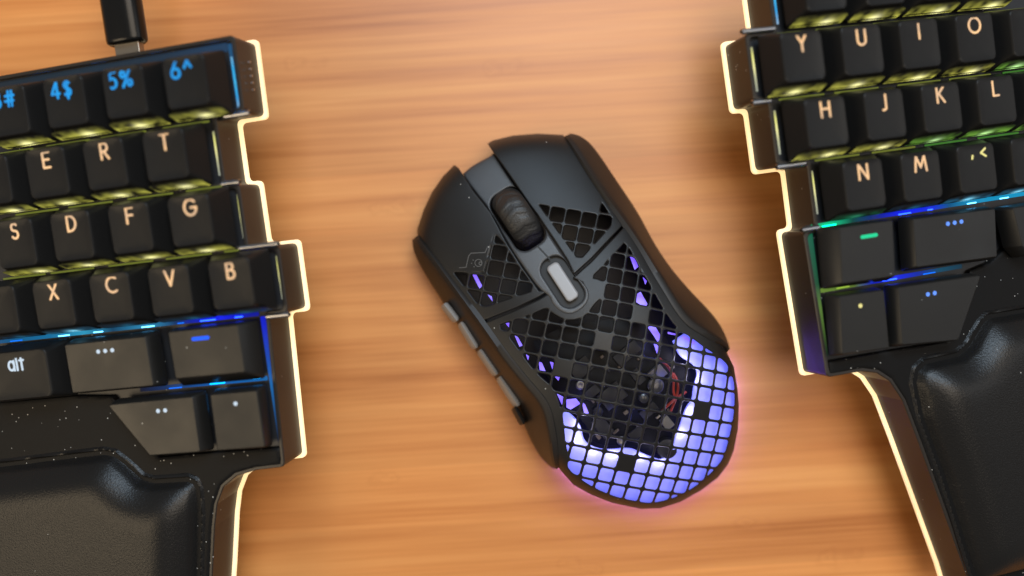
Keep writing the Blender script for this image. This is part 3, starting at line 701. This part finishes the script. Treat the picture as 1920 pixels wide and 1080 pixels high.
# --- perforated rear shell
LC = np.array([[1179.72, 713.599], [-42.747, 217.426], [-8.931, -4.916], [-0.249, -9.719], [211.162, 40.124], [7.918, -1.187], [-11.736, 3.39], [-13.981, -3.62], [1.116, -10.155], [-6.061, -1.479]])
def lat(i, j):
    i = (i - 7) / 7; j = (j - 2) / 7
    return np.array([i ** a * j ** b for a in range(4) for b in range(4 - a)]) @ LC
def hole_field(X, Y, cells, fn, frac=.417):
    """distance to rounded square holes whose centres and axes follow the warped lattice fn"""
    D = np.full(X.shape, 1e3)
    for i, j in cells:
        c = fn(i, j); ex = (fn(i + .5, j) - fn(i - .5, j)); ey = (fn(i, j + .5) - fn(i, j - .5))
        Jm = np.linalg.inv(np.stack([ex, ey], 1)); p = (np.linalg.norm(ex) + np.linalg.norm(ey)) / 2
        sel = (np.abs(X - c[0]) < 34) & (np.abs(Y - c[1]) < 34)
        dx, dy = X[sel] - c[0], Y[sel] - c[1]
        a = np.abs(Jm[0, 0] * dx + Jm[0, 1] * dy) * p; b = np.abs(Jm[1, 0] * dx + Jm[1, 1] * dy) * p
        r = .15 * p; h = frac * p
        qx, qy = a - h + r, b - h + r
        d = np.hypot(np.maximum(qx, 0), np.maximum(qy, 0)) + np.minimum(np.maximum(qx, qy), 0) - r
        D[sel] = np.minimum(D[sel], d)
    return D
def smax(a, b, k):
    h = np.clip(.5 + .5 * (a - b) / k, 0, 1); return b + (a - b) * h + k * h * (1 - h)
REAR = [(906, 606), (967, 581.5), (1011, 561), (1034, 547), (1036, 556), (1042, 570), (1055, 580), (1070, 584), (1086, 578), (1096, 564), (1098, 545), (1092, 530), (1074, 521),
        (1109, 490), (1137, 460), (1169, 427), (1171, 421), (1198, 465), (1221, 504), (1246, 546), (1271, 587.5), (1292, 611), (1325, 631.5), (1357, 648), (1363, 661), (1376, 688), (1383, 731), (1385.5, 760),
        (1384, 803), (1376, 845), (1365, 871), (1346, 896), (1314, 920), (1276, 941), (1239, 953), (1201, 954), (1148, 943), (1109, 928), (1075, 909), (1052, 883), (1046, 874),
        (1043, 862), (1041, 824), (1036, 795), (1031, 769), (1018, 744.4), (996, 720), (953, 669)]
HREG = [(1173, 452), (1198, 499), (1223, 541), (1243, 579), (1268, 615), (1293, 630), (1321, 651), (1347, 667), (1366, 685), (1376, 711), (1378, 741), (1376, 787), (1372, 813), (1363, 845),
        (1348, 872), (1318, 902), (1284, 925), (1254, 937), (1216, 945), (1190, 941), (1148, 930), (1114, 915), (1090, 900), (1066, 881), (1062, 866), (1064, 850), (1060, 830), (1058, 807), (1055, 779), (1043, 738), (1032, 722),
        (1008, 702), (983, 671), (955, 631), (933, 611), (953, 603), (996, 590), (1026, 576), (1034, 586), (1058, 600), (1082, 600), (1102, 589), (1114, 571), (1126, 560), (1134, 540), (1126, 524), (1108, 521), (1131, 499), (1144, 482), (1160, 467)]
SOLID = {(5, 0), (3, 2), (7, -2), (12, 3), (8, 7), (4, -3), (3, -2)}
cells = [(i, j) for i in range(-1, 17) for j in range(-8, 12) if (i, j) not in SOLID]
cells = [c for c in cells if sd_poly(np.array([[lat(*c)[0]]]), np.array([[lat(*c)[1]]]), HREG)[0, 0] < 15]
REARS = np.array(REAR)
HREGS = chaikin(HREG, 1)
def rear_sdf(X, Y):
    holes = smax(hole_field(X, Y, cells, lat), sd_poly(X, Y, HREGS) + .5, 3.0)
    # cut-off slivers: only keep holes with some body
    return np.maximum(sd_poly(X, Y, REARS), -holes)
THK = lambda x, y, z: z - 1.7
msheet('rear_shell', rear_sdf, (895, 410, 1392, 962), 1.15, mz, THK, M['shell'], fillet=(2.4, .45), smooth=60)

# --- main buttons
def aff(o, ex, ey, st, org):
    o, ex, ey = np.array(o) / st + org, np.array(ex) / st, np.array(ey) / st
    return lambda i, j: o + ex * i + ey * j
latL = aff((315, 557), (132, 21), (-29, 128), 4.355, np.array([820, 400.]))
latR = aff((1240, 793), (129, 21), (-27, 130), 4.355, np.array([760, 220.]))
BL = [(852, 309), (831, 330), (810, 360), (794, 394), (782, 431), (783, 441), (787.7, 449), (820, 490), (866, 549), (906, 602), (967, 578), (1011, 557), (1030, 545), (1011, 545), (981, 503), (949, 453), (921, 399), (888, 358), (860, 315)]
BR = [(914, 269), (925, 263), (962, 254), (1008, 250.5), (1056, 253), (1062, 260), (1081.5, 292), (1104, 329), (1136.6, 377), (1168, 422), (1137, 455), (1109, 485), (1076, 515), (1064, 489), (1040, 452), (1008, 404), (990, 380), (957.5, 332), (921, 280)]
RL = np.array([(468, 165), (545, 245), (640, 400), (780, 590), (762, 640), (380, 765), (330, 740), (130, 480), (380, 480), (400, 400), (435, 260)]) / 4.355 + (820, 400)
RR = np.array([(1085, 705), (1330, 745), (1570, 792), (1600, 690), (1690, 825), (1684, 880), (1445, 1140), (1400, 1140)]) / 4.355 + (760, 220)
def button(poly, reg, fn, bb, label, solid=()):
    P_ = np.array(poly)
    cs = [(i, j) for i in range(-3, 6) for j in range(-5, 5) if (i, j) not in solid and sd_poly(np.array([[fn(i, j)[0]]]), np.array([[fn(i, j)[1]]]), reg)[0, 0] < 15]
    def s(X, Y): return np.maximum(sd_poly(X, Y, P_), -smax(hole_field(X, Y, cs, fn), sd_poly(X, Y, reg) + .5, 3.0))
    o = msheet('main_button', s, bb, 1.15, mz, THK, M['shell'], fillet=(2.6, .6), smooth=60)
    o['label'] = label
    return o
lb = button(BL, RL, latL, (775, 300, 1045, 612), 'left main button with a small printed emblem')
rb = button(BR, RR, latR, (905, 245, 1175, 522), 'right main button')

# --- printed line and emblem on the left button
def zb(x, y): return (820 + x / 4.355, 400 + y / 4.355)
pl = [zb(*p) for p in [(180, 445), (235, 440), (255, 350), (275, 325), (390, 320), (412, 270)]]
ec = zb(336, 405); e2 = zb(352, 408)
def deco(X, Y):
    d = np.full(X.shape, 1e9)
    for a, b in zip(pl, pl[1:]): d = np.minimum(d, sd_seg(X, Y, a, b))
    d -= .8
    d = np.minimum(d, np.abs(np.hypot(X - ec[0], Y - ec[1]) - 6.6) - .75)
    d = np.minimum(d, np.abs(np.hypot(X - e2[0], Y - e2[1]) - 2.7) - .75)
    for q in ((292, 382), (280, 408), (300, 436)):
        z_ = zb(*q); d = np.minimum(d, np.hypot(X - z_[0], Y - z_[1]) - 1.2)
    return d
msheet('emblem', deco, (856, 455, 920, 506), .5, lambda x, y, s: mz(x, y) + .05, lambda x, y, z: z - .2, M['print'], parent=lb, smooth=None)

# --- centre strip with wheel slot and mode button slot
WC = np.array([971.5, 411.]); DC = np.array([1055., 528.5]); DD = np.array([.545, .838]); DN = np.array([.838, -.545])
def cap(X, Y, c, hl, hw, r):
    dx, dy = X - c[0], Y - c[1]; a = np.abs(dx * DD[0] + dy * DD[1]); b = np.abs(dx * DN[0] + dy * DN[1])
    qx, qy = a - hl + r, b - hw + r
    return np.hypot(np.maximum(qx, 0), np.maximum(qy, 0)) + np.minimum(np.maximum(qx, qy), 0) - r
SP = [(871, 322), (884, 311), (898, 303), (921, 291), (925, 283), (957.5, 334), (990, 382), (1008, 406), (1040, 454), (1064, 491), (1080, 517), (1097, 531), (1106.5, 546), (1105, 566), (1090, 583), (1069, 592.5), (1050, 586), (1035, 572),
      (1028, 555), (1010, 543), (980, 501), (947, 451), (919, 397), (886, 356), (866, 327)]
SPS = chaikin(SP, 1)
def sp_sdf(X, Y):
    return np.maximum(sd_poly(X, Y, SPS) + .8, -np.minimum(cap(X, Y, WC, 60, 33, 22), cap(X, Y, DC, 51, 25.5, 22)))
def sp_z(x, y, s=None):
    dx, dy = x - F0[0], y - F0[1]; t = (dx * AX[0] + dy * AX[1]) / ML
    k = np.clip((t - .16) / .12, 0, 1); k = k * k * (3 - 2 * k)
    return mz(x, y) + (-3.4 * (1 - k) + .35 * k)
msheet('centre_strip', sp_sdf, (860, 275, 1112, 598), 1.1, sp_z, lambda x, y, z: z - 2.2, M['spine'], fillet=(4.5, .9), smooth=60)
# seam line between wheel and mode button
a_ = WC + DD * 62; b_ = DC - DD * 50
msheet('seam', lambda X, Y: sd_seg(X, Y, a_ + DN * 3, b_ + DN * 3) - 1.6, (985, 440, 1050, 500), .8, lambda x, y, s: sp_z(x, y) + .06, lambda x, y, z: z - .3, M['gap'], smooth=None)
# mode button
dz = float(mz(np.array([DC[0]]), np.array([DC[1]]))[0])
msheet('mode_button', lambda X, Y: cap(X, Y, DC, 39.5, 12.8, 8.5), (1010, 470, 1100, 590), .8, lambda x, y, s: sp_z(x, y) + .55, lambda x, y, z: z - 3, M['silver'], fillet=(4, .7), smooth=60)
msheet('button_well', lambda X, Y: cap(X, Y, DC, 52, 27, 24), (1000, 460, 1110, 600), 2, lambda x, y, s: sp_z(x, y) - 1.7, lambda x, y, z: z - .6, M['gap'])
# wheel: barrel with a tread of chevrons
wz = float(mz(np.array([WC[0]]), np.array([WC[1]]))[0])
cw = mpl([WC[0]], [WC[1]], [wz - 7.2])[0]
wd = mpl([WC[0] + DD[0] * 10], [WC[1] + DD[1] * 10], [wz - 7.2])[0] - cw; wd /= np.linalg.norm(wd)
wn = mpl([WC[0] + DN[0] * 10], [WC[1] + DN[1] * 10], [wz - 7.2])[0] - cw; wn /= np.linalg.norm(wn); up = np.array([0, 0, 1.])
wring = []; na, nw = 220, 44; R0, HW = 10.4, 4.9
V = []; Fc = []
for i in range(nw + 1):
    x = (i / nw * 2 - 1)
    for k in range(na):
        a = 2 * math.pi * k / na
        edge = 1 - abs(x) ** 5
        ph = (a * 15.0 + abs(x) * 2.6 + .35 * math.sin(7 * a + 3 * x)) ; tr = math.sin(ph) + .35 * math.sin(2 * ph + 3 * x)
        tread = (1 / (1 + math.exp(-6 * tr)) - .5) * .24 * (1 - x ** 8)
        r = (R0 - 1.1 * x * x - 1.4 * (1 - edge) + tread) * MM
        V.append(cw + wn * x * HW * MM + (wd * math.cos(a) + up * math.sin(a)) * r)
for i in range(nw):
    for k in range(na): Fc.append([i * na + k, i * na + (k + 1) % na, (i + 1) * na + (k + 1) % na, (i + 1) * na + k])
Fc.append(list(range(na))[::-1]); Fc.append([nw * na + k for k in range(na)])
link('scroll_wheel', V, Fc, M['rubber'], mouse, 60)

# --- side panels
def side_panel(inner, outer, label, dip):
    n = 70
    def rs(P_):
        P_ = chaikin(P_, 2, False); L_ = np.r_[0, np.cumsum(np.hypot(*np.diff(P_, axis=0).T))]; q = np.linspace(0, L_[-1], n)
        return np.stack([np.interp(q, L_, P_[:, 0]), np.interp(q, L_, P_[:, 1])], 1)
    A, B = rs(inner), rs(outer)
    za = mz(A[:, 0], A[:, 1]) - .15; zo = np.full(n, 10.5)
    cen_ = np.array([1085., 600.])
    din = (A - B); din /= np.maximum(np.linalg.norm(din, axis=1, keepdims=True), 1e-6)
    rings = []
    rings.append(mpl(A[:, 0] + din[:, 0] * 2, A[:, 1] + din[:, 1] * 2, za - 1.8))
    for k in range(0, 13):
        t = k / 12.0
        # rounded shoulder, then a slightly concave grip and the lower edge
        w = t ** 1.25; P_ = A + (B - A) * w
        z = za + (zo - za) * (t ** 1.6) - dip * math.sin(math.pi * t) * 0
        if k == 0: z = za - .35; 
        rings.append(mpl(P_[:, 0], P_[:, 1], z))
    for ins, z in ((1.5, 8.5), (5, 6), (9, 4), (15, 2)):
        P_ = B + din * ins; rings.append(mpl(P_[:, 0], P_[:, 1], np.full(n, float(z))))
    V, Fc = loft(rings, False, False, closed=False)
    o = link('side_panel', V, Fc, M['flank'], mouse, 60); o['label'] = label
    so = o.modifiers.new('thickness', 'SOLIDIFY'); so.thickness = .0012; so.offset = -1 if label.startswith('left') else 1
    return o
side_panel([(784.5, 447), (790, 455), (824, 496.7), (866.5, 553), (906, 604.5), (953, 670.5), (995, 721.5), (1017, 746), (1030, 770), (1035, 795), (1040, 824), (1042, 862), (1044, 873)],
           [(779.5, 449), (780, 458), (783.4, 475), (807, 518), (862, 603), (930, 701), (977, 761), (992, 803.5), (1015.6, 850), (1032.7, 867), (1042, 873.5)], 'left side panel', 1)
side_panel([(1064, 259), (1083.5, 292), (1106, 329), (1138.6, 377), (1171, 421), (1199.5, 464), (1222.3, 503), (1247.5, 545), (1272.5, 586.7), (1293, 609.6), (1326, 629), (1356, 645.5), (1361, 657)],
           [(1067.7, 256.7), (1081.5, 259), (1099.8, 270.5), (1118, 293.5), (1150, 341.7), (1192, 403.7), (1219, 457.5), (1254, 509.6), (1292, 553), (1325, 586.7), (1346, 613.8), (1358, 641), (1362, 656)], 'right side panel', 1)

# --- lower body and floor
LOW = chaikin(NOTCH, 1)
if sum(LOW[k][0] * LOW[(k + 1) % len(LOW)][1] - LOW[(k + 1) % len(LOW)][0] * LOW[k][1] for k in range(len(LOW))) < 0: LOW = LOW[::-1]
def lring(ins, z): q = offset(LOW, -ins); return mpl(q[:, 0], q[:, 1], np.full(len(q), float(z)))
V, Fc = loft([lring(40, .3), lring(30, .3), lring(27, 3.0), lring(13, 3.2), lring(8, 4.6), lring(6.5, 8), lring(5.5, 11), lring(8.5, 11), lring(9, 4.5), lring(12, 3.4)], True, True)
link('lower_body', V, [f[::-1] for f in Fc] if False else Fc, M['flank'], mouse, 60)
# violet strip under the rear edge
RE = [p for p in ALL if p[1] > 640 and (p[0] > 1100 or p[1] > 800)]
def under(X, Y):
    d = sd_poly(X, Y, LOW); ring = np.maximum(d + 15, -(d + 25))
    return np.maximum(ring, -np.minimum(1e9, (X - 887) * AX[0] + (Y - 285) * AX[1] - 575))
msheet('light_strip', under, (960, 560, 1400, 965), 1.6, 2.6, 1.8, M['under'])

# --- inside: diffuser, board, painted violet glow patches, wires
INN = [(1230, 600), (1262, 640), (1272, 668), (1296, 680), (1308, 697), (1299, 724), (1297, 750), (1285, 762), (1273, 800), (1264, 822), (1262, 842), (1240, 862), (1226, 858), (1197, 846), (1180, 838), (1135, 843), (1108, 836), (1094, 824), (1090, 800), (1078, 782), (1062, 770), (1000, 700)]
HR = chaikin(HREG, 1); INNS = chaikin(INN, 2)
def dif(X, Y):
    return np.maximum(np.maximum(sd_poly(X, Y, HR) - 5, -sd_poly(X, Y, INNS)), -((X - 887) * AX[0] + (Y - 285) * AX[1] - 500))
msheet('light_diffuser', dif, (1030, 600, 1392, 962), 1.6, lambda x, y, s: np.maximum(mz(x, y) - 5.0, 5.0), lambda x, y, z: z - 1, M['diffuser'], fillet=(3, .8))
def led_and_fill(x, y, z, power, col, r=.0012):
    d = bpy.data.lights.new('led_and_fill_light', 'POINT'); d.energy = power; d.color = col; d.shadow_soft_size = r
    o = bpy.data.objects.new('led_and_fill_light', d); C.objects.link(o); o.parent = mouse; o.location = mpl([x], [y], [z])[0]
for x, y in ((1285, 676), (1312, 712), (1300, 775), (1280, 818), (1240, 872), (1205, 862), (1150, 858), (1112, 850), (1080, 830), (1084, 800)):
    z = float(mz(np.array([x * 1.]), np.array([y * 1.]))[0]); led_and_fill(x, y, z - 3.0, .0011, (.72, .68, 1.0))
for x, y in ((1090, 748), (1150, 775), (1205, 790), (1245, 705), (1225, 655)):  # added blue fill lights that tint the hole walls
    led_and_fill(x, y, float(mz(np.array([x * 1.]), np.array([y * 1.]))[0]) - 4.5, .00032, (.05, .10, 1.0))
board = msheet('circuit_board', lambda X, Y: sd_poly(X, Y, [(1000, 640), (1060, 610), (1210, 590), (1255, 640), (1266, 680), (1290, 690), (1297, 712), (1288, 750), (1272, 765), (1262, 810), (1250, 850), (1222, 852), (1190, 836), (1130, 834), (1110, 826), (1100, 800), (1080, 775), (1040, 740)]),
               (990, 560, 1320, 880), 2.5, lambda x, y, s: np.maximum(mz(x, y) - 9.5, 8), lambda x, y, z: z - 1.2, M['pcb'])
M['pin metal'] = mat('dull metal', (.16, .15, .14), .45, metal=1); M['tan'] = mat('tan ceramic', (.07, .05, .035), .4); M['lens'] = mat('smoked lens', (.04, .04, .045), .25, spec=.5); M['cream'] = mat('cream connector', (.10, .09, .07), .5)
def on_board(x, y, up_=0.0):
    return mpl([x], [y], [max(float(mz(np.array([x * 1.]), np.array([y * 1.]))[0]) - 9.5, 8) + up_])[0]
PARTS = [(1148, 742, 8, 6, 1.2, 'chip'), (1196, 706, 5, 3, .8, 'chip'), (1216, 770, 3, 6, 1.2, 'chip'), (1110, 735, 5, 3, 1.0, 'chip'), (1130, 800, 7, 4, 1.0, 'chip'), (1193, 812, 5, 3, 1.4, 'chip'),
         (1090, 690, 7, 5, 1.0, 'chip'), (1176, 662, 9, 4, 1.0, 'chip'), (1232, 700, 5, 4, 2.2, 'cream'), (1250, 792, 4, 3, 2.0, 'cream')]
rnd = random.Random(11)
for _ in range(34):
    x, y = rnd.uniform(1085, 1262), rnd.uniform(650, 836)
    if all(abs(x - p[0]) > 14 or abs(y - p[1]) > 12 for p in PARTS) and sd_poly(np.array([[x]]), np.array([[y]]), INNS)[0, 0] < -14: PARTS.append((x, y, rnd.choice((1.0, 1.6, 2.2)), rnd.choice((.8, 1.2)), .7, rnd.choice(('tan', 'chip', 'pin metal', 'tan'))))
for x, y, w, h, dz_, mm in PARTS:
    box('chip' if mm != 'cream' else 'socket', tuple(on_board(x, y, dz_ / 2)), (w * MM, h * MM, dz_ * MM), M[mm], board, .0002, rot=.12 + rnd.choice((0, math.pi / 2)))
for x, y, rad, hh, mm in ((1248, 838, 3.4, 3.4, 'chip'), (1228, 722, 2.6, 2.0, 'lens'), (1120, 770, 1.7, 2.6, 'chip'), (1165, 826, 1.5, .8, 'pin metal'), (1088, 722, 1.5, .8, 'pin metal'), (1205, 745, 1.6, 3.0, 'lens')):
    c = on_board(x, y); rings = []
    for k, (rr_, zz) in enumerate(((1, 0), (1, hh * .75), (.88, hh * .93), (.55, hh), (.25, hh * (.8 if mm == 'pin metal' else 1.02)))):
        rings.append([(c[0] + rad * rr_ * MM * math.cos(2 * math.pi * q / 20), c[1] + rad * rr_ * MM * math.sin(2 * math.pi * q / 20), c[2] + zz * MM) for q in range(20)])
    V, Fc = loft(rings, True, False); link({'pin metal': 'screw', 'lens': 'sensor', 'chip': 'capacitor'}[mm], V, Fc, M[mm], board, 40)
for pts in ([(1236, 672, -6), (1256, 690, -4.5), (1264, 712, -4.5), (1262, 735, -4.5), (1268, 748, -5)], [(1286, 735, -6), (1266, 748, -4.6), (1252, 760, -4.6), (1240, 772, -6)], [(1262, 700, -6), (1272, 716, -4.2), (1270, 742, -4.6), (1258, 770, -6)]):
    q = chaikin(np.array(pts, float), 2, False); z = mz(q[:, 0], q[:, 1]) + q[:, 2]
    tube('wire', [tuple(p) for p in mpl(q[:, 0], q[:, 1], z)], .00042, M['red'], mouse, 8)
def glow_patch(pts, wdt, drop, name='violet_glow_patch'):
    pts = [np.array(p, float) for p in pts]
    def s(X, Y):
        d = np.full(X.shape, 1e9)
        for a, b in zip(pts, pts[1:]): d = np.minimum(d, sd_seg(X, Y, a, b))
        return d - wdt
    xs = [p[0] for p in pts]; ys = [p[1] for p in pts]
    msheet(name, s, (min(xs) - 12, min(ys) - 12, max(xs) + 12, max(ys) + 12), 1.2, lambda x, y, s_: mz(x, y) - drop, lambda x, y, z: z - .8, M['glow_patch'], fillet=(2, .5))
def shard(pts, drop):  # glowing shape that paints violet light onto the inner parts
    pts = np.array(pts, float)
    msheet('violet_glow_patch', lambda X, Y: sd_poly(X, Y, pts), (pts[:, 0].min() - 3, pts[:, 1].min() - 3, pts[:, 0].max() + 3, pts[:, 1].max() + 3), .9,
           lambda x, y, s_: mz(x, y) - drop, lambda x, y, z: z - .8, M['glow_patch'])
for pts, d in (([(1180, 478), (1188, 478), (1197, 500), (1190, 506)], 4), ([(1205, 519), (1213, 527), (1210, 534)], 4), ([(1192, 566), (1193, 552), (1201, 547), (1214, 570), (1210, 577)], 5),
               ([(1213, 612), (1228, 611), (1240, 632), (1234, 643), (1226, 630)], 5), ([(1224, 640), (1236, 650), (1232, 664)], 6), ([(1252, 622), (1268, 626), (1268, 629), (1252, 626)], 4),
               ([(1280, 628), (1304, 642), (1302, 646), (1280, 634)], 4), ([(965, 629), (971, 632), (980, 648), (974, 650)], 4), ([(948, 606), (955, 605), (954, 614)], 4), ([(986, 664), (992, 668), (990, 676)], 4),
               ([(1010, 678), (1016, 680), (1023, 696), (1012, 694)], 5), ([(1031, 678), (1038, 680), (1036, 694)], 5), ([(1040, 706), (1050, 706), (1047, 714)], 4), ([(1044, 738), (1056, 744), (1054, 760)], 5),
               ([(1062, 749), (1080, 747), (1088, 757), (1070, 768), (1062, 764)], 5), ([(1091, 754), (1097, 758), (1104, 775), (1096, 778)], 5), ([(1064, 780), (1072, 800), (1068, 806)], 5),
               ([(886, 515), (893, 515), (904, 536), (899, 541)], 5), ([(914, 552), (922, 556), (924, 566)], 6)):
    shard(pts, d)

# --- side buttons along the left flank
for k, (a, b, w) in enumerate((((836, 570), (858, 598), 7), ((868, 606), (894, 648), 7), ((904, 657), (932, 698), 7), ((941, 708), (972, 756), 7.5), ((968, 764), (983, 792), 6))):
    a, b = np.array(a, float), np.array(b, float); e = b - a; L_ = np.linalg.norm(e); e /= L_; nn = np.array([-e[1], e[0]])
    rings = []
    for s in np.linspace(-.07, 1.07, 17):
        c = a + e * L_ * s; ww = w * (1 - .6 * min(1, abs(2 * s - 1) / 1.18) ** 10); ring = []
        for q in range(12):
            g = 2 * math.pi * q / 12; off = nn * (math.cos(g) * ww * 1.2 + 3.4); zz = 15.5 + math.sin(g) * 3.6 - max(0, math.cos(g)) * 1.0
            ring.append(mpl([c[0] + off[0]], [c[1] + off[1]], [zz])[0])
        rings.append(ring)
    V, Fc = loft(rings, True, True); link('side_button', V, Fc, M['grey'] if k < 4 else M['flank'], mouse, 50)

bpy.data.objects.remove(KEY_SRC); bpy.data.objects.remove(SKIRT_GLOW_SRC)
